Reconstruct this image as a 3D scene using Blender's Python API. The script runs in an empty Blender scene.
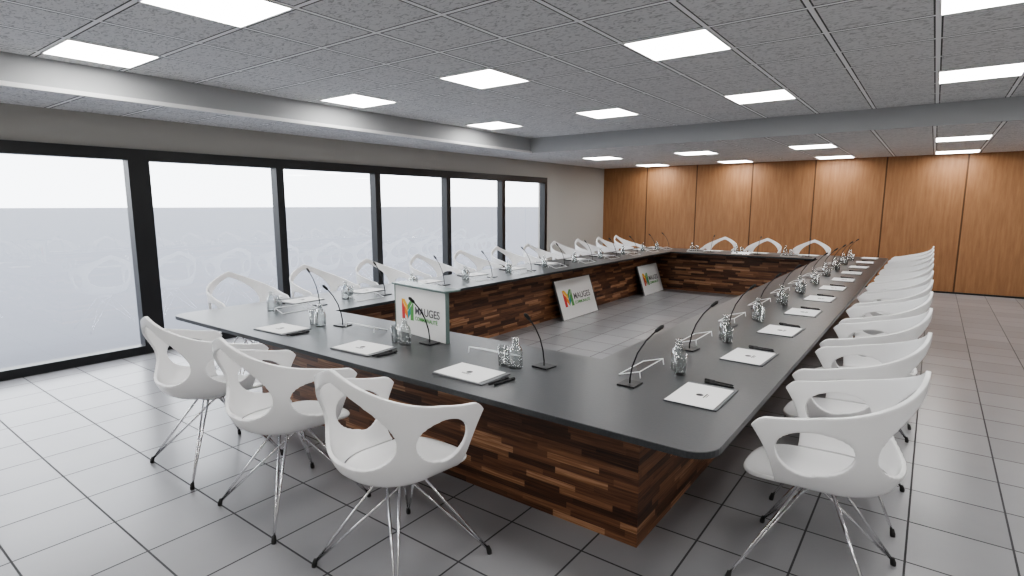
import bpy, bmesh, math, random
from mathutils import Vector, Matrix
random.seed(4)
sc = bpy.context.scene
COL = sc.collection

# ------------------------------------------------------------------ helpers
def link(o):
    COL.objects.link(o); return o
def mesh_obj(name, verts, faces, mat=None, smooth=False, parent=None):
    me = bpy.data.meshes.new(name); me.from_pydata(verts, [], faces); me.update()
    bm = bmesh.new(); bm.from_mesh(me); bmesh.ops.recalc_face_normals(bm, faces=bm.faces); bm.to_mesh(me); bm.free()
    if smooth:
        for p in me.polygons: p.use_smooth = True
    if mat: me.materials.append(mat)
    o = link(bpy.data.objects.new(name, me))
    if parent: o.parent = parent
    return o
def box_data(x0,x1,y0,y1,z0,z1):
    v=[(x0,y0,z0),(x1,y0,z0),(x1,y1,z0),(x0,y1,z0),(x0,y0,z1),(x1,y0,z1),(x1,y1,z1),(x0,y1,z1)]
    f=[(0,3,2,1),(4,5,6,7),(0,1,5,4),(1,2,6,5),(2,3,7,6),(3,0,4,7)]
    return v,f
def boxes(name, lst, mat, parent=None, bevel=0):
    V=[];F=[]
    for b in lst:
        v,f=box_data(*b); n=len(V); V+=v; F+=[tuple(i+n for i in q) for q in f]
    o=mesh_obj(name,V,F,mat,parent=parent)
    if bevel:
        bm=bmesh.new(); bm.from_mesh(o.data)
        bmesh.ops.bevel(bm,geom=bm.edges[:],offset=bevel,segments=2,affect='EDGES'); bm.to_mesh(o.data); bm.free()
    return o
def tube_data(pts, r, n=8):
    pts=[Vector(p) for p in pts]; V=[];F=[]
    up=None
    for i,p in enumerate(pts):
        a=pts[max(i-1,0)]; b=pts[min(i+1,len(pts)-1)]
        t=(b-a).normalized()
        if up is None:
            up = t.cross(Vector((1,0.3,0))).normalized() if abs(t.z)>.5 else t.cross(Vector((0,0,1))).normalized()
        else:
            up=(up-t*up.dot(t)).normalized()
        w=t.cross(up)
        rr = r[i] if isinstance(r,(list,tuple)) else r
        for k in range(n):
            an=2*math.pi*k/n
            V.append(tuple(p+(up*math.cos(an)+w*math.sin(an))*rr))
    m=len(pts)
    for i in range(m-1):
        for k in range(n):
            F.append((i*n+k,i*n+(k+1)%n,(i+1)*n+(k+1)%n,(i+1)*n+k))
    F.append(tuple(range(n-1,-1,-1))); F.append(tuple((m-1)*n+k for k in range(n)))
    return V,F
def merge(parts):
    V=[];F=[]
    for v,f in parts:
        n=len(V); V+=list(v); F+=[tuple(i+n for i in q) for q in f]
    return V,F
def lathe_data(prof, n=20):
    V=[];F=[]
    for (r,z) in prof:
        for k in range(n):
            a=2*math.pi*k/n; V.append((r*math.cos(a),r*math.sin(a),z))
    for i in range(len(prof)-1):
        for k in range(n):
            F.append((i*n+k,i*n+(k+1)%n,(i+1)*n+(k+1)%n,(i+1)*n+k))
    return V,F
def empty(name, loc=(0,0,0), rz=0):
    o=link(bpy.data.objects.new(name,None)); o.location=loc; o.rotation_euler=(0,0,rz); o.empty_display_size=.1
    return o
def tag(o,label,cat,group=None):
    o["label"]=label; o["category"]=cat
    if group: o["group"]=group
def structure(o):
    o["kind"]="structure"; return o
def clone_tree(root, loc, rz):
    def rec(o,par):
        c=o.copy()
        if par is not None:
            c.parent=par; c.matrix_parent_inverse=o.matrix_parent_inverse.copy()
        COL.objects.link(c)
        for ch in o.children: rec(ch,c)
        return c
    c=rec(root,None); c.location=loc; c.rotation_euler=(root.rotation_euler[0],root.rotation_euler[1],rz)
    return c

# ------------------------------------------------------------------ materials
def mat_new(name):
    m=bpy.data.materials.new(name); m.use_nodes=True
    nt=m.node_tree; b=nt.nodes["Principled BSDF"]; return m,nt,b
def simple(name,col,rough=.5,metal=0,bumpscale=None,bumpstr=.1,spec=.5,var=.05):
    m,nt,b=mat_new(name)
    b.inputs["Base Color"].default_value=(*col,1); b.inputs["Roughness"].default_value=rough
    b.inputs["Metallic"].default_value=metal; b.inputs["Specular IOR Level"].default_value=spec
    tc=nt.nodes.new("ShaderNodeTexCoord"); nz=nt.nodes.new("ShaderNodeTexNoise")
    nz.inputs["Scale"].default_value=bumpscale or 30
    nt.links.new(tc.outputs["Object"],nz.inputs["Vector"])
    mr=nt.nodes.new("ShaderNodeMapRange"); mr.inputs["To Min"].default_value=max(rough-var,0); mr.inputs["To Max"].default_value=min(rough+var,1)
    nt.links.new(nz.outputs["Fac"],mr.inputs["Value"]); nt.links.new(mr.outputs[0],b.inputs["Roughness"])
    if bumpscale:
        bp=nt.nodes.new("ShaderNodeBump"); bp.inputs["Strength"].default_value=bumpstr; bp.inputs["Distance"].default_value=.002
        nt.links.new(nz.outputs["Fac"],bp.inputs["Height"]); nt.links.new(bp.outputs[0],b.inputs["Normal"])
    return m
def math_node(nt,op,a,b=None,c=None):
    n=nt.nodes.new("ShaderNodeMath"); n.operation=op
    for i,x in enumerate((a,b,c)):
        if x is None: continue
        if isinstance(x,(int,float)): n.inputs[i].default_value=x
        else: nt.links.new(x,n.inputs[i])
    return n.outputs[0]
def grid_mask(nt, sock, size, off, w):
    a=math_node(nt,'SUBTRACT',sock,off); a=math_node(nt,'DIVIDE',a,size)
    f=math_node(nt,'FRACT',a); f=math_node(nt,'SUBTRACT',f,.5); f=math_node(nt,'ABSOLUTE',f)
    d=math_node(nt,'SUBTRACT',.5,f); d=math_node(nt,'MULTIPLY',d,size)
    return d
def mix(nt,fac,a,b):
    n=nt.nodes.new("ShaderNodeMix"); n.data_type='RGBA'
    if isinstance(fac,(int,float)): n.inputs[0].default_value=fac
    else: nt.links.new(fac,n.inputs[0])
    for i,x in ((6,a),(7,b)):
        if isinstance(x,tuple): n.inputs[i].default_value=(*x,1)
        else: nt.links.new(x,n.inputs[i])
    return n.outputs[2]

def mk_floor():
    m,nt,b=mat_new("floor_tiles")
    tc=nt.nodes.new("ShaderNodeTexCoord"); sp=nt.nodes.new("ShaderNodeSeparateXYZ"); nt.links.new(tc.outputs["Object"],sp.inputs[0])
    S=.405
    dx=grid_mask(nt,sp.outputs[0],S,.03,0); dy=grid_mask(nt,sp.outputs[1],S,.1,0)
    d=math_node(nt,'MINIMUM',dx,dy)
    g=math_node(nt,'LESS_THAN',d,.0045)
    fx=math_node(nt,'FLOOR',math_node(nt,'DIVIDE',math_node(nt,'SUBTRACT',sp.outputs[0],.03),S))
    fy=math_node(nt,'FLOOR',math_node(nt,'DIVIDE',math_node(nt,'SUBTRACT',sp.outputs[1],.1),S))
    cb=nt.nodes.new("ShaderNodeCombineXYZ"); nt.links.new(fx,cb.inputs[0]); nt.links.new(fy,cb.inputs[1])
    wn=nt.nodes.new("ShaderNodeTexWhiteNoise"); nt.links.new(cb.outputs[0],wn.inputs["Vector"])
    nz=nt.nodes.new("ShaderNodeTexNoise"); nz.inputs["Scale"].default_value=6; nz.inputs["Detail"].default_value=6
    nt.links.new(tc.outputs["Object"],nz.inputs["Vector"])
    f=math_node(nt,'ADD',math_node(nt,'MULTIPLY',wn.outputs["Value"],.5),math_node(nt,'MULTIPLY',nz.outputs["Fac"],.3))
    col=mix(nt,f,(.30,.30,.315),(.375,.375,.39))
    col=mix(nt,g,col,(.05,.05,.055))
    nt.links.new(col,b.inputs["Base Color"])
    nt.links.new(math_node(nt,'MAXIMUM',.25,math_node(nt,'MULTIPLY',g,.8)),b.inputs["Roughness"])
    bp=nt.nodes.new("ShaderNodeBump"); bp.inputs["Strength"].default_value=.5; bp.inputs["Distance"].default_value=.003
    nt.links.new(math_node(nt,'SMOOTH_MIN',d,.008,.002),bp.inputs["Height"]); nt.links.new(bp.outputs[0],b.inputs["Normal"])
    return m
TS=.608
def mk_ceiling(name,ox,oy):
    m,nt,b=mat_new(name)
    tc=nt.nodes.new("ShaderNodeTexCoord"); sp=nt.nodes.new("ShaderNodeSeparateXYZ"); nt.links.new(tc.outputs["Object"],sp.inputs[0])
    d=math_node(nt,'MINIMUM',grid_mask(nt,sp.outputs[0],TS,ox,0),grid_mask(nt,sp.outputs[1],TS,oy,0))
    g=math_node(nt,'LESS_THAN',d,.015)
    g2=math_node(nt,'LESS_THAN',d,.025)  # dark band along the grid, thin shadow painted into the tile colour
    nz=nt.nodes.new("ShaderNodeTexNoise"); nz.inputs["Scale"].default_value=20; nz.inputs["Detail"].default_value=5; nz.inputs["Distortion"].default_value=1.5
    mp=nt.nodes.new("ShaderNodeMapping"); mp.inputs["Scale"].default_value=(1,1.8,1)
    nt.links.new(tc.outputs["Object"],mp.inputs[0]); nt.links.new(mp.outputs[0],nz.inputs["Vector"])
    cr=nt.nodes.new("ShaderNodeValToRGB"); cr.color_ramp.elements[0].position=.36; cr.color_ramp.elements[1].position=.48
    cr.color_ramp.elements[0].color=(.42,.42,.425,1); cr.color_ramp.elements[1].color=(.70,.70,.705,1)
    nt.links.new(nz.outputs["Fac"],cr.inputs[0])
    col=mix(nt,g2,cr.outputs[0],(.08,.08,.08)); col=mix(nt,g,col,(.92,.92,.93))
    nt.links.new(col,b.inputs["Base Color"]); b.inputs["Roughness"].default_value=.9
    h=math_node(nt,'MULTIPLY',cr.outputs[0],math_node(nt,'SUBTRACT',1,g2))
    bp=nt.nodes.new("ShaderNodeBump"); bp.inputs["Strength"].default_value=.25; bp.inputs["Distance"].default_value=.004
    nt.links.new(h,bp.inputs["Height"]); nt.links.new(bp.outputs[0],b.inputs["Normal"])
    return m
def mk_wall_wood():
    m,nt,b=mat_new("oak_veneer")
    tc=nt.nodes.new("ShaderNodeTexCoord"); sp=nt.nodes.new("ShaderNodeSeparateXYZ"); nt.links.new(tc.outputs["Object"],sp.inputs[0])
    d=grid_mask(nt,sp.outputs[0],1.2,.4,0); g=math_node(nt,'LESS_THAN',d,.013)
    pan=math_node(nt,'FLOOR',math_node(nt,'DIVIDE',math_node(nt,'SUBTRACT',sp.outputs[0],.4),1.2))
    cb=nt.nodes.new("ShaderNodeCombineXYZ"); nt.links.new(math_node(nt,'MULTIPLY_ADD',pan,7.3,math_node(nt,'MULTIPLY',sp.outputs[0],9)),cb.inputs[0])
    nt.links.new(math_node(nt,'MULTIPLY',sp.outputs[2],.9),cb.inputs[2])
    nz=nt.nodes.new("ShaderNodeTexNoise"); nz.inputs["Scale"].default_value=2.2; nz.inputs["Detail"].default_value=8; nz.inputs["Roughness"].default_value=.65
    nt.links.new(cb.outputs[0],nz.inputs["Vector"])
    wn=nt.nodes.new("ShaderNodeTexWhiteNoise"); wn.noise_dimensions='1D'; nt.links.new(pan,wn.inputs["W"])
    cr=nt.nodes.new("ShaderNodeValToRGB")
    cr.color_ramp.elements[0].position=.3; cr.color_ramp.elements[0].color=(.285,.138,.062,1)
    cr.color_ramp.elements[1].position=.72; cr.color_ramp.elements[1].color=(.42,.222,.108,1)
    f=math_node(nt,'MULTIPLY_ADD',wn.outputs["Value"],.12,math_node(nt,'SUBTRACT',nz.outputs["Fac"],.06)); nt.links.new(f,cr.inputs[0])
    col=mix(nt,g,cr.outputs[0],(.10,.045,.018))
    nt.links.new(col,b.inputs["Base Color"]); b.inputs["Roughness"].default_value=.5
    return m
def mk_rosewood():
    m,nt,b=mat_new("rosewood_strips")
    tc=nt.nodes.new("ShaderNodeTexCoord"); sp=nt.nodes.new("ShaderNodeSeparateXYZ"); nt.links.new(tc.outputs["Object"],sp.inputs[0])
    u=math_node(nt,'ADD',sp.outputs[0],sp.outputs[1])
    RH=.034
    row=math_node(nt,'FLOOR',math_node(nt,'DIVIDE',sp.outputs[2],RH))
    w1=nt.nodes.new("ShaderNodeTexWhiteNoise"); w1.noise_dimensions='1D'; nt.links.new(row,w1.inputs["W"])
    us=math_node(nt,'DIVIDE',math_node(nt,'MULTIPLY_ADD',w1.outputs["Value"],3.7,u),.30)
    cell=math_node(nt,'FLOOR',us)
    cb=nt.nodes.new("ShaderNodeCombineXYZ"); nt.links.new(cell,cb.inputs[0]); nt.links.new(row,cb.inputs[1])
    w2=nt.nodes.new("ShaderNodeTexWhiteNoise"); w2.noise_dimensions='2D'; nt.links.new(cb.outputs[0],w2.inputs["Vector"])
    cr=nt.nodes.new("ShaderNodeValToRGB"); e=cr.color_ramp.elements
    e[0].position=0; e[0].color=(.03,.014,.010,1); e[1].position=1; e[1].color=(.48,.27,.155,1)
    for p,c in ((.3,(.08,.035,.02,1)),(.6,(.18,.08,.042,1)),(.85,(.29,.14,.072,1))):
        x=e.new(p); x.color=c
    cg=nt.nodes.new("ShaderNodeCombineXYZ"); nt.links.new(math_node(nt,'MULTIPLY',u,2.5),cg.inputs[0]); nt.links.new(math_node(nt,'MULTIPLY',sp.outputs[2],70),cg.inputs[1]); nt.links.new(math_node(nt,'MULTIPLY',w2.outputs["Value"],30),cg.inputs[2])
    nz=nt.nodes.new("ShaderNodeTexNoise"); nz.inputs["Scale"].default_value=1.6; nz.inputs["Detail"].default_value=5
    nt.links.new(cg.outputs[0],nz.inputs["Vector"])
    f=math_node(nt,'ADD',math_node(nt,'MULTIPLY',w2.outputs["Value"],.82),math_node(nt,'MULTIPLY_ADD',nz.outputs["Fac"],1.0,-.36))
    nt.links.new(f,cr.inputs[0]); nt.links.new(cr.outputs[0],b.inputs["Base Color"]); b.inputs["Roughness"].default_value=.38
    return m
def mk_table():
    m,nt,b=mat_new("slate_laminate")
    tc=nt.nodes.new("ShaderNodeTexCoord"); nz=nt.nodes.new("ShaderNodeTexNoise"); nz.inputs["Scale"].default_value=90; nz.inputs["Detail"].default_value=4
    nt.links.new(tc.outputs["Object"],nz.inputs["Vector"])
    nt.links.new(mix(nt,nz.outputs["Fac"],(.018,.020,.022),(.060,.063,.068)),b.inputs["Base Color"])
    nt.links.new(math_node(nt,'MULTIPLY_ADD',nz.outputs["Fac"],.14,.27),b.inputs["Roughness"])
    bp=nt.nodes.new("ShaderNodeBump"); bp.inputs["Strength"].default_value=.25; bp.inputs["Distance"].default_value=.001
    nt.links.new(nz.outputs["Fac"],bp.inputs["Height"]); nt.links.new(bp.outputs[0],b.inputs["Normal"])
    return m
def mk_glass(name,tint,blend,lo,hi,rough=.01):
    m=bpy.data.materials.new(name); m.use_nodes=True; nt=m.node_tree
    nt.nodes.remove(nt.nodes["Principled BSDF"]); out=nt.nodes["Material Output"]
    fr=nt.nodes.new("ShaderNodeLayerWeight"); fr.inputs[0].default_value=blend
    tr=nt.nodes.new("ShaderNodeBsdfTransparent"); tr.inputs[0].default_value=(*tint,1)
    g=nt.nodes.new("ShaderNodeBsdfGlossy"); g.inputs["Roughness"].default_value=rough
    mr=nt.nodes.new("ShaderNodeMapRange"); mr.inputs["To Min"].default_value=lo; mr.inputs["To Max"].default_value=hi
    nt.links.new(fr.outputs["Facing"],mr.inputs[0])
    mx=nt.nodes.new("ShaderNodeMixShader"); nt.links.new(mr.outputs[0],mx.inputs[0])
    nt.links.new(tr.outputs[0],mx.inputs[1]); nt.links.new(g.outputs[0],mx.inputs[2]); nt.links.new(mx.outputs[0],out.inputs[0])
    return m
def emis(name,col,st):
    m,nt,b=mat_new(name); b.inputs["Base Color"].default_value=(.8,.8,.8,1)
    b.inputs["Emission Color"].default_value=(*col,1); b.inputs["Emission Strength"].default_value=st; return m

M_floor=mk_floor(); M_ceilH=mk_ceiling("ceiling_tiles_high",-1.91,3.865); M_ceilL=mk_ceiling("ceiling_tiles_low",-1.91,9.65)
M_oak=mk_wall_wood(); M_rose=mk_rosewood(); M_table=mk_table()
M_wall=simple("painted_wall",(.44,.43,.405),.85,bumpscale=120,bumpstr=.08)
M_beam=simple("painted_beam",(.44,.45,.46),.7,bumpscale=120,bumpstr=.05)
M_trim=simple("white_trim",(.8,.8,.8),.4)
M_black=simple("black_aluminium",(.012,.013,.015),.35)
M_white=simple("white_plastic",(.84,.84,.845),.25,var=.003)
M_chrome=simple("chrome_steel",(.8,.8,.82),.15,metal=1)
M_rubber=simple("black_rubber",(.02,.02,.02),.6)
M_mic=simple("black_plastic",(.018,.018,.02),.4)
M_paper=simple("white_paper",(.85,.85,.85),.7)
M_folder=simple("grey_folder",(.13,.135,.145),.5)
M_ink=simple("dark_ink",(.03,.03,.035),.6)
M_glass=mk_glass("clear_glass",(.95,.965,.965),.5,.04,.65)
M_plate=mk_glass("clear_acrylic",(.97,.975,.975),.5,.03,.15)
M_wglass=mk_glass("window_glass",(.96,.97,.98),.5,.12,.26)
M_edge=simple("frosted_acrylic_edge",(.9,.93,.95),.3)
M_board=simple("white_board_print",(.84,.84,.83),.4)
M_ground=simple("outside_concrete",(.135,.142,.166),.9,bumpscale=3)
M_lamp=emis("light_diffuser",(1,.985,.96),13.5)
M_cap=simple("grey_green_cap",(.16,.21,.20),.25)

# ------------------------------------------------------------------ room
XL,XR,YN,YB=-6.75,3.2,-1.6,12.9
ZH,ZL=2.75,2.5
BX,BY=-5.76,8.23
structure(boxes("floor",[(XL-.2,XR,YN,YB,-.1,0)],M_floor))
structure(boxes("wall_back",[(XL-.2,XR,YB,YB+.15,0,3)],M_oak))
structure(boxes("wall_right",[(XR,XR+.15,YN-.15,YB+.15,0,3)],M_wall))
structure(boxes("wall_near",[(XL-.2,XR,YN-.15,YN,0,3)],M_wall))
WZ=2.177; WY0=-.70; WY1=10.25
structure(boxes("wall_left",[(XL-.2,XL,YN,WY0,0,2.5),(XL-.2,XL,WY1,YB,0,2.5),(XL-.2,XL,WY0,WY1,WZ,2.5)],M_wall))
V,F=box_data(BX,XR,YN,BY,ZH,ZH+.1); structure(mesh_obj("ceiling",V,F,M_ceilH))
V,F=merge([box_data(XL-.2,BX-.02,YN,BY,ZL,ZL+.1),box_data(XL-.2,XR,BY+.02,YB,ZL,ZL+.1)])
structure(mesh_obj("ceiling.001",V,F,M_ceilL))
structure(boxes("trim_1",[(BX-.02,BX,YN,BY,ZL,ZH+.1)],M_beam))
structure(boxes("trim_2",[(BX-.02,XR,BY,BY+.02,ZL,ZH+.1)],M_beam))
structure(boxes("trim_3",[(BX,BX+.035,YN,BY,ZL-.005,ZL+.03)],M_trim))
structure(boxes("baseboard_back",[(XL,XR,YB-.012,YB,0,.03)],M_black))
structure(boxes("baseboard_left",[(XL,XL+.012,WY1,YB-.012,0,.07)],M_trim))

ys=[-.70,.88,2.456,4.05,5.63,7.17,8.72,10.25]
for i in range(len(ys)-1):
    a,b=ys[i],ys[i+1]
    m0=.05; m1=.05
    if i==2: m0=.10
    if i==1: m1=.10
    if i==len(ys)-2: m1=.09
    x0,x1=XL-.10,XL+.03
    w=boxes("window_%d"%(i+1),[(x0,x1,a,a+m0,0,WZ),(x0,x1,b-m1,b,0,WZ),(x0,x1,a+m0,b-m1,WZ-.115,WZ),(x0,x1,a+m0,b-m1,0,.09)],M_black)
    structure(w)
    xg=XL-.04
    g=mesh_obj("window_pane",[(xg,a+m0,.09),(xg,b-m1,.09),(xg,b-m1,WZ-.115),(xg,a+m0,WZ-.115)],[(0,1,2,3)],M_wglass,parent=w)
    structure(g)
g=boxes("ground",[(-400,XL-.2,-400,400,-.12,-.02)],M_ground); structure(g)

def light_panel():
    e=empty("ceiling_light")
    s=.29
    boxes("frame",[(-s-.012,-s,-s-.012,s+.012,-.008,0),(s,s+.012,-s-.012,s+.012,-.008,0),(-s,s,-s-.012,-s,-.008,0),(-s,s,s,s+.012,-.008,0)],M_trim,parent=e)
    boxes("diffuser",[(-s,s,-s,s,-.005,0)],M_lamp,parent=e)
    tag(e,"square glowing white LED panel set in tiled ceiling","ceiling light","ceiling light panels")
    return e
lp=light_panel(); first=True
for xi in (-9,-6,-3,0,3):
    cx=-1.606+TS*(xi+3)
    for cy,z in [(4.169-8*TS,ZH),(4.169-4*TS,ZH),(4.169,ZH),(4.169+4*TS,ZH),(9.65+TS*.5,ZL),(9.65+TS*4.5,ZL)]:  # nearest row and rightmost column are out of view, added for lighting
        if cx>XR-.4 or cy<YN+.4: continue
        if first: lp.location=(cx,cy,z); first=False
        else: clone_tree(lp,(cx,cy,z),0)

# ------------------------------------------------------------------ conference table
TX0,TX1,TY0,TY1=-4.72,-.533,1.845,10.88; TW=.88; TH=.75; TT=.026
tab=empty("conference_table",((TX0+TX1)/2,TY0,0))
tag(tab,"large rectangular ring conference table, slate-grey top on dark wood base","table")
def ring_top():
    outer=[];R=.11;N=8
    for cx,cy,a0 in ((TX1-R,TY0+R,-90),(TX1-R,TY1-R,0),(TX0+R,TY1-R,90),(TX0+R,TY0+R,180)):
        for k in range(N+1):
            a=math.radians(a0+90*k/N); outer.append((cx+R*math.cos(a),cy+R*math.sin(a)))
    ic=[(TX1-TW,TY0+TW),(TX1-TW,TY1-TW),(TX0+TW,TY1-TW),(TX0+TW,TY0+TW)]
    inner=[]
    for c in ic: inner+= [c]*(N+1)
    V=[];F=[];n=len(outer)
    ch=.002
    def add(pts,z):
        s=len(V)
        for p in pts: V.append((p[0],p[1],z))
        return s
    def off(pts,d):
        cx,cy=(TX0+TX1)/2,(TY0+TY1)/2
        return [(p[0]-math.copysign(d,p[0]-cx),p[1]-math.copysign(d,p[1]-cy)) for p in pts]
    o0=add(outer,TH-TT); o1=add(outer,TH-ch); o2=add(off(outer,ch),TH)
    iT=add(off(inner,-ch),TH); iM=add(inner,TH-ch); iB=add(inner,TH-TT)
    for k in range(n):
        j=(k+1)%n
        for a,b in ((o0,o1),(o1,o2),(o2,iT),(iT,iM),(iM,iB),(iB,o0)):
            F.append((a+k,a+j,b+j,b+k))
    me=bpy.data.meshes.new("tabletop"); me.from_pydata(V,[],F)
    bm=bmesh.new(); bm.from_mesh(me); bmesh.ops.remove_doubles(bm,verts=bm.verts,dist=.0005)
    bmesh.ops.recalc_face_normals(bm,faces=bm.faces); bm.to_mesh(me); bm.free(); me.materials.append(M_table)
    o=link(bpy.data.objects.new("tabletop",me)); o.parent=tab; o.location=-Vector(tab.location); return o
ring_top()
I=.455; P=.06
b=boxes("base_panel",[(TX0+I,TX1-I,TY0+I,TY0+I+P,0,TH-TT),(TX0+I,TX1-I,TY1-I-P,TY1-I,0,TH-TT),
   (TX0+I,TX0+I+P,TY0+I+P,TY1-I-P,0,TH-TT),(TX1-I-P,TX1-I,TY0+I+P,TY1-I-P,0,TH-TT)],M_rose,parent=tab)
b.location=-Vector(tab.location)

# ------------------------------------------------------------------ chair
def chair():
    e=empty("armchair")
    sg=lambda v:(1 if v>=0 else -1)
    def plan(u,rx,ry,fy):
        a=abs(u)
        if a<.6:
            t=math.radians(90*a/.6); x=rx*math.sin(t)**.9; y=-ry*max(math.cos(t),0)**.9
        else:
            x=rx; y=(a-.6)/.4*fy
        return x*sg(u),y
    def rim(u):
        x,y=plan(u,.295,.30,.25); a=abs(u)
        z=.765+.215*(1-a)**1.7
        if a>.9: z-=.04*((a-.9)/.1)**2.2
        return Vector((x,y,z))
    def sed(u):
        x,y=plan(u,.205,.215,.16); a=abs(u)
        return Vector((x,y,.475+.02*(1-a)))
    def P(u,s):
        A=sed(u);B=rim(u); p=A.lerp(B,s)
        a=abs(u)
        n=Vector((p.x,min(p.y,0) if a<.6 else 0,0))
        if n.length>1e-6: n.normalize()
        p=p+n*.035*math.sin(math.pi*min(1,s**.6))
        if a>.6: p.y-=.025*math.sin(math.pi*s)*((a-.6)/.4)
        return p
    holes=[(0,.52,.355,.36),(.695,.53,.235,.29),(-.695,.53,.235,.29)]
    NU,NS=132,26
    prm=[[(-1+2*i/NU,j/NS) for j in range(NS+1)] for i in range(NU+1)]
    keep={}
    for i in range(NU):
        for j in range(NS):
            uc=-1+2*(i+.5)/NU; s=(j+.5)/NS; h=None
            for k,(a,b,c,d) in enumerate(holes):
                if ((uc-a)/c)**2+((s-b)/d)**2<1: h=k
            keep[(i,j)]=h
    for i in range(NU+1):
        for j in range(NS+1):
            adj=[keep.get((i+a,j+b_),'x') for a in(-1,0) for b_ in (-1,0)]
            hs=[h for h in adj if isinstance(h,int)]
            if hs and any(h is None for h in adj):
                a,b_,c,d=holes[hs[0]]; u,s=prm[i][j]
                q=((u-a)/c,(s-b_)/d); l=math.hypot(*q); prm[i][j]=(a+c*q[0]/l,b_+d*q[1]/l)
    V=[];F=[];idx={}
    def vid(i,j):
        if (i,j) not in idx: idx[(i,j)]=len(V); V.append(tuple(P(*prm[i][j])))
        return idx[(i,j)]
    for (i,j),h in keep.items():
        if h is None: F.append((vid(i,j),vid(i+1,j),vid(i+1,j+1),vid(i,j+1)))
    def finish(name,V,F,th,mat,offset=0):
        o=mesh_obj(name,V,F,mat,True)
        bm=bmesh.new(); bm.from_mesh(o.data); bmesh.ops.smooth_vert(bm,verts=[v for v in bm.verts if v.is_boundary],factor=.3,use_axis_x=True,use_axis_y=True,use_axis_z=True); bm.to_mesh(o.data); bm.free()
        m=o.modifiers.new("s",'SOLIDIFY'); m.thickness=th; m.offset=offset
        m2=o.modifiers.new("b",'BEVEL'); m2.width=th*.42; m2.segments=2; m2.limit_method='ANGLE'; m2.angle_limit=math.radians(60)
        dg=bpy.context.evaluated_depsgraph_get(); me=bpy.data.meshes.new_from_object(o.evaluated_get(dg))
        o.modifiers.clear(); o.data=me
        for p in me.polygons: p.use_smooth=True
        o.parent=e; return o
    finish("backrest",V,F,.018,M_white)
    out=[]
    for k in range(61):
        u=-1+2*k/60; p=P(u,.0); out.append(Vector((p.x,p.y,p.z)))
    for k in range(1,24):
        t=k/24; a=math.pi*t
        cx=math.cos(a)
        out.append(Vector((.205*math.copysign(abs(cx)**.7,cx),.16+.17*math.sin(a)**.75,.475-.025*math.sin(a))))
    c=Vector((0,.04,.452)); V=[tuple(c)];F=[];n=len(out);NR=10
    for r in range(1,NR+1):
        t=r/NR
        for p in out:
            q=c.lerp(p,t); q.z=c.z+(p.z-c.z)*t**3; V.append(tuple(q))
    for k in range(n): F.append((0,1+k,1+(k+1)%n))
    for r in range(NR-1):
        for k in range(n):
            a=1+r*n; F.append((a+k,a+n+k,a+n+(k+1)%n,a+(k+1)%n))
    finish("seat",V,F,.018,M_white)
    LY=.03
    hb=mesh_obj("mounting_hub",*lathe_data([(.0005,.415),(.075,.415),(.085,.425),(.085,.445),(.0005,.446)],20),M_white,True,e); hb.location.y=LY
    for sx,sy in ((1,1),(1,-1),(-1,1),(-1,-1)):
        ft=Vector((sx*.275,sy*.275,.022))
        parts=[]
        for tp in (Vector((sx*.05,sy*.05,.432)),Vector((-sx*.075,sy*.02,.425))):
            mid=ft.lerp(tp,.5); parts.append(tube_data([ft,mid,tp],.0062,8))
        lg=mesh_obj("leg",*merge(parts),M_chrome,True,e); lg.location.y=LY
        fc=mesh_obj("foot_cap",*tube_data([(sx*.278,sy*.278,0),(sx*.277,sy*.277,.012),(sx*.272,sy*.272,.035)],[.011,.012,.009],12),M_rubber,True,lg)
        fc["label"]="black rubber foot cap"
    return e
ch=chair()
tag(ch,"white moulded plastic armchair with cut-out back on thin chrome wire legs","chair","armchairs around the conference table")
SP=.82
spots=[]
for x in (-1.80,-2.66,-3.52): spots.append((x,1.55,0))
for k in range(11): spots.append((-.265,2.60+SP*k-(.05 if k==10 else 0),90))
for k in range(11): spots.append((-5.01,2.60+SP*k-(.05 if k==10 else 0),-90))
for x in (-3.3,-2.5,-1.7): spots.append((x,11.18,180))
for i,(x,y,r) in enumerate(spots):
    rr=math.radians(r+random.uniform(-2,2))
    if i==0: ch.location=(x,y,0); ch.rotation_euler=(0,0,rr)
    else: clone_tree(ch,(x,y,0),rr)

# ------------------------------------------------------------------ table items (local: sitter faces +Y)
def t_doc():
    e=boxes("document",[(-.15,.15,-.106,.106,0,.002)],M_paper)
    mesh_obj("printed_emblem",*merge([lathe_data([(.0003,.0024),(.016,.0024),(.0165,.0021)],20),
       box_data(-.03,.03,-.028,-.023,.0021,.0024),box_data(-.022,.022,-.036,-.033,.0021,.0024)]),M_ink,parent=e)
    tag(e,"white landscape document with small dark emblem lying on folder","document","documents on the table"); return e
def t_folder():
    e=boxes("folder",[(-.165,.165,-.115,.115,0,.005)],M_folder,bevel=.0015)
    tag(e,"thin grey folder lying on tabletop under a document","folder","folders on the table"); return e
def t_pen():
    e=empty("pen")
    mesh_obj("barrel",*tube_data([(0,-.07,.0055),(0,-.062,.0055),(0,.0,.0055),(0,.045,.0055)],[.0015,.005,.0055,.0055],10),M_mic,True,e)
    mesh_obj("cap",*merge([tube_data([(0,.045,.0058),(0,.07,.0058)],.0058,10),box_data(-.0015,.0015,.02,.068,.011,.0125)]),M_rubber,False,e)
    tag(e,"black ballpoint pen lying on grey tabletop","pen","pens on the table"); return e
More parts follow.
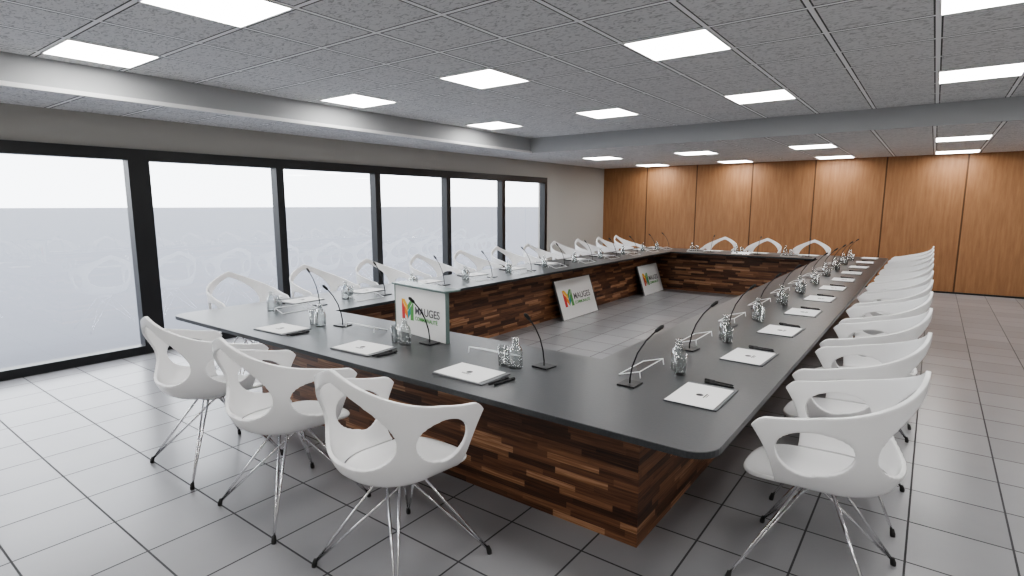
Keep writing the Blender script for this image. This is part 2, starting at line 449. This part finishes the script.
def t_mic():
    e=empty("gooseneck_microphone")
    boxes("base",[(-.05,.05,-.045,.045,0,.007)],M_mic,e,bevel=.002)
    pts=[(0,0,.006),(0,0,.03),(0,-.01,.09),(0,-.035,.16),(0,-.075,.225),(0,-.12,.275)]
    mesh_obj("gooseneck",*tube_data(pts,.0038,8),M_mic,True,e)
    mesh_obj("microphone_head",*tube_data([(0,-.118,.273),(0,-.124,.279),(0,-.15,.302),(0,-.158,.309)],[.005,.0085,.0095,.004],12),M_rubber,True,e)
    tag(e,"black gooseneck microphone on small square base on tabletop","microphone","microphones on the table"); return e
def t_tumbler():
    e=mesh_obj("tumbler",*lathe_data([(.0003,0),(.028,0),(.033,.105),(.0315,.105),(.0265,.008),(.0003,.008)],24),M_glass,True)
    tag(e,"clear straight-sided drinking glass standing on tabletop","glass","drinking glasses on the table"); return e
def t_carafe():
    e=empty("carafe")
    mesh_obj("body",*lathe_data([(.0003,0),(.036,0),(.038,.01),(.038,.085),(.03,.11),(.018,.125),(.017,.15),(.0155,.15),(.0165,.125),(.028,.108),(.0355,.084),(.0355,.01),(.0003,.008)],24),M_glass,True,e)
    mesh_obj("stopper",*lathe_data([(.0003,.146),(.014,.146),(.019,.152),(.019,.162),(.0003,.164)],18),M_glass,True,e)
    tag(e,"small clear glass water carafe with stopper standing on tabletop","carafe","carafes on the table"); return e
def t_holder():
    e=empty("name_plate_holder")
    w=.15; A=(-w,.055,.003); B=(w,.055,.003); C=(w,-.055,.035); D=(-w,-.055,.035)
    G=(w,-.06,.003); H=(-w,-.06,.003)
    mesh_obj("rim",*merge([tube_data([p,q],.0028,6) for p,q in ((A,B),(B,C),(C,D),(D,A),(C,G),(D,H))]),M_edge,False,e)
    mesh_obj("plate",[A,B,C,D],[(0,1,2,3)],M_plate,False,e)
    tag(e,"clear acrylic name plate holder standing empty on tabletop","name plate holder","name plate holders on the table"); return e
proto=dict(folder=t_folder(),doc=t_doc(),pen=t_pen(),mic=t_mic(),tumbler=t_tumbler(),carafe=t_carafe(),holder=t_holder())
used={k:False for k in proto}
def put(kind,o,rz,lx,ly,z=TH,extra=0):
    c,s=math.cos(rz),math.sin(rz)
    loc=(o[0]+c*lx-s*ly,o[1]+s*lx+c*ly,z)
    p=proto[kind]
    if not used[kind]:
        used[kind]=True; p.location=loc; p.rotation_euler=(0,0,rz+extra); return p
    return clone_tree(p,loc,rz+extra)
def setting(edge,rdeg,dp,dm,last=False,hx=None):
    rz=math.radians(rdeg); j=lambda a:random.uniform(-a,a)
    ex=j(.06)
    put('folder',edge,rz,dp+.015,.235,TH,ex); put('doc',edge,rz,dp,.24,TH+.005,ex+j(.03))
    if not last:
        a=j(.1); put('pen',edge,rz,dp+.205,.215,TH,a-.1); put('pen',edge,rz,dp+.235,.225,TH,a-.12)
    put('mic',edge,rz,dm,.565,TH,j(.12))
    if rdeg==0:
        if hx is not None: put('holder',edge,rz,hx,.60,TH)
        put('carafe',edge,rz,dm-.11,.46,TH); put('tumbler',edge,rz,dm-.19,.46,TH)
    elif not last:
        put('holder',edge,rz,dm+.26,.62,TH)
        put('carafe',edge,rz,dm+.38,.47,TH); put('tumbler',edge,rz,dm+.30,.43,TH)
for x,hx in ((-1.83,-.12),(-2.68,None),(-3.55,.46)): setting((x,TY0),0,0,.24,False,hx)
for k in range(11): setting((TX1,2.44+SP*k),90,0,-.03,k==10)
for k in range(11): setting((TX0,(2.85 if k==0 else 2.75)+SP*k-(.15 if k==10 else 0)),-90,0,.05)
for x in (-3.25,-2.45,-1.65): setting((x,TY1),180,0,-.05)

# ------------------------------------------------------------------ logo boards
LC={}
for n,c in dict(orange=(.85,.27,.03),red=(.65,.05,.05),green=(.12,.36,.10),teal=(.03,.30,.33),yellow=(.85,.5,.04),grey=(.10,.10,.11)).items():
    LC[n]=simple("print_"+n,c,.5)
def text_mesh(body,size,mat,bold=0):
    cu=bpy.data.curves.new("lettering",'FONT'); cu.body=body; cu.size=size; cu.extrude=.0006; cu.offset=bold
    o=bpy.data.objects.new("tmp",cu); COL.objects.link(o); bpy.context.view_layer.update()
    dg=bpy.context.evaluated_depsgraph_get(); me=bpy.data.meshes.new_from_object(o.evaluated_get(dg))
    bpy.data.objects.remove(o); me.materials.clear(); me.materials.append(mat)
    return me
def board(name,W,H,D,cap=False):
    e=empty(name)
    boxes("panel",[(-W/2,W/2,0,D,0,H)],M_board,e,bevel=.002)
    f=.008*W
    boxes("frame",[(-W/2-f,-W/2,-.004,D+.003,0,H),(W/2,W/2+f,-.004,D+.003,0,H),(-W/2-f,W/2+f,-.004,D+.003,H,H+f)],M_cap if cap else M_folder,e)
    if cap: boxes("top_cap",[(-W/2-.015,W/2+.015,-.02,D+.09,H+f,H+f+.012)],M_cap,e,bevel=.002)
    k=W/1.0
    x0=-.36*k; z0=.17*k; h=.24*k; w=.24*k; y=-.0012
    def poly(pts):
        n=len(pts); V=[(x0+p[0]*w,y,z0+p[1]*h) for p in pts]+[(x0+p[0]*w,0.0005,z0+p[1]*h) for p in pts]
        return V,[tuple(range(n)),tuple(range(2*n-1,n-1,-1))]+[(i,(i+1)%n,n+(i+1)%n,n+i) for i in range(n)]
    shapes=[("red",[(0,0),(.26,0),(.26,.55),(0,.8)]),("orange",[(0,.8),(.26,.55),(.26,.62),(.0,1)]),
      ("yellow",[(0,1),(.5,.42),(.5,.72),(.24,1)]),("green",[(.5,.42),(1,1),(.76,1),(.5,.72)]),
      ("orange",[(.26,.3),(.5,.02),(.5,.38),(.26,.66)]),("teal",[(.5,.02),(.74,.3),(.74,.66),(.5,.38)]),("green",[(.74,0),(1,0),(1,.95),(.74,.62)])]
    mats=[];V=[];F=[];mi=[]
    for c,pts in shapes:
        v,f=poly(pts)
        if LC[c] not in mats: mats.append(LC[c])
        n=len(V); V+=v; F+=[tuple(i+n for i in q) for q in f]; mi+=[mats.index(LC[c])]*len(f)
    lo=mesh_obj("logo",V,F,None,parent=e)
    for m in mats: lo.data.materials.append(m)
    for p,i in zip(lo.data.polygons,mi): p.material_index=i
    for body,size,mat,dx,dz,bd in (("MAUGES",.125*k,LC["grey"],-.09*k,.255*k,.001*k),("COMMUNAUTÉ",.062*k,LC["green"],-.09*k,.185*k,.0008*k)):
        o=link(bpy.data.objects.new("lettering",text_mesh(body,size,mat,bd))); o.parent=e
        o.location=(dx,-.0014,dz); o.rotation_euler=(math.radians(90),0,0)
    return e
lean=math.radians(-18)
for i,(x,y) in enumerate(((-4.0,7.05),(-4.0,9.72))):
    s=board("sign_board",1.0,.56,.02)
    s.location=(x,y,.006)
    s.rotation_euler=(lean,0,math.radians(90)); s.scale=(1 if i==0 else .86,1,1 if i==0 else .95)
    tag(s,"white printed logo board leaning against the wooden table base","sign","logo boards")
s=board("tabletop_sign",.56,.315,.02,True); s.location=(-2.62,2.50,TH); s.rotation_euler=(0,0,math.radians(-9))
tag(s,"white logo display with dark grey-green cap standing on tabletop","sign")

# ------------------------------------------------------------------ world, camera
w=bpy.data.worlds.new("World"); sc.world=w; w.use_nodes=True
bg=w.node_tree.nodes["Background"]; bg.inputs[0].default_value=(.93,.96,1,1); bg.inputs[1].default_value=4.8
sc.view_settings.view_transform='AgX'; sc.view_settings.look='AgX - Medium High Contrast'; sc.view_settings.exposure=.15
cam=bpy.data.cameras.new("Camera"); cam.lens=560/1024*36; cam.sensor_width=36; cam.clip_start=.05; cam.clip_end=1000
co=link(bpy.data.objects.new("Camera",cam)); co.location=(0,0,1.6)
co.rotation_euler=(math.radians(90-8.43),0,math.radians(36.8)); sc.camera=co
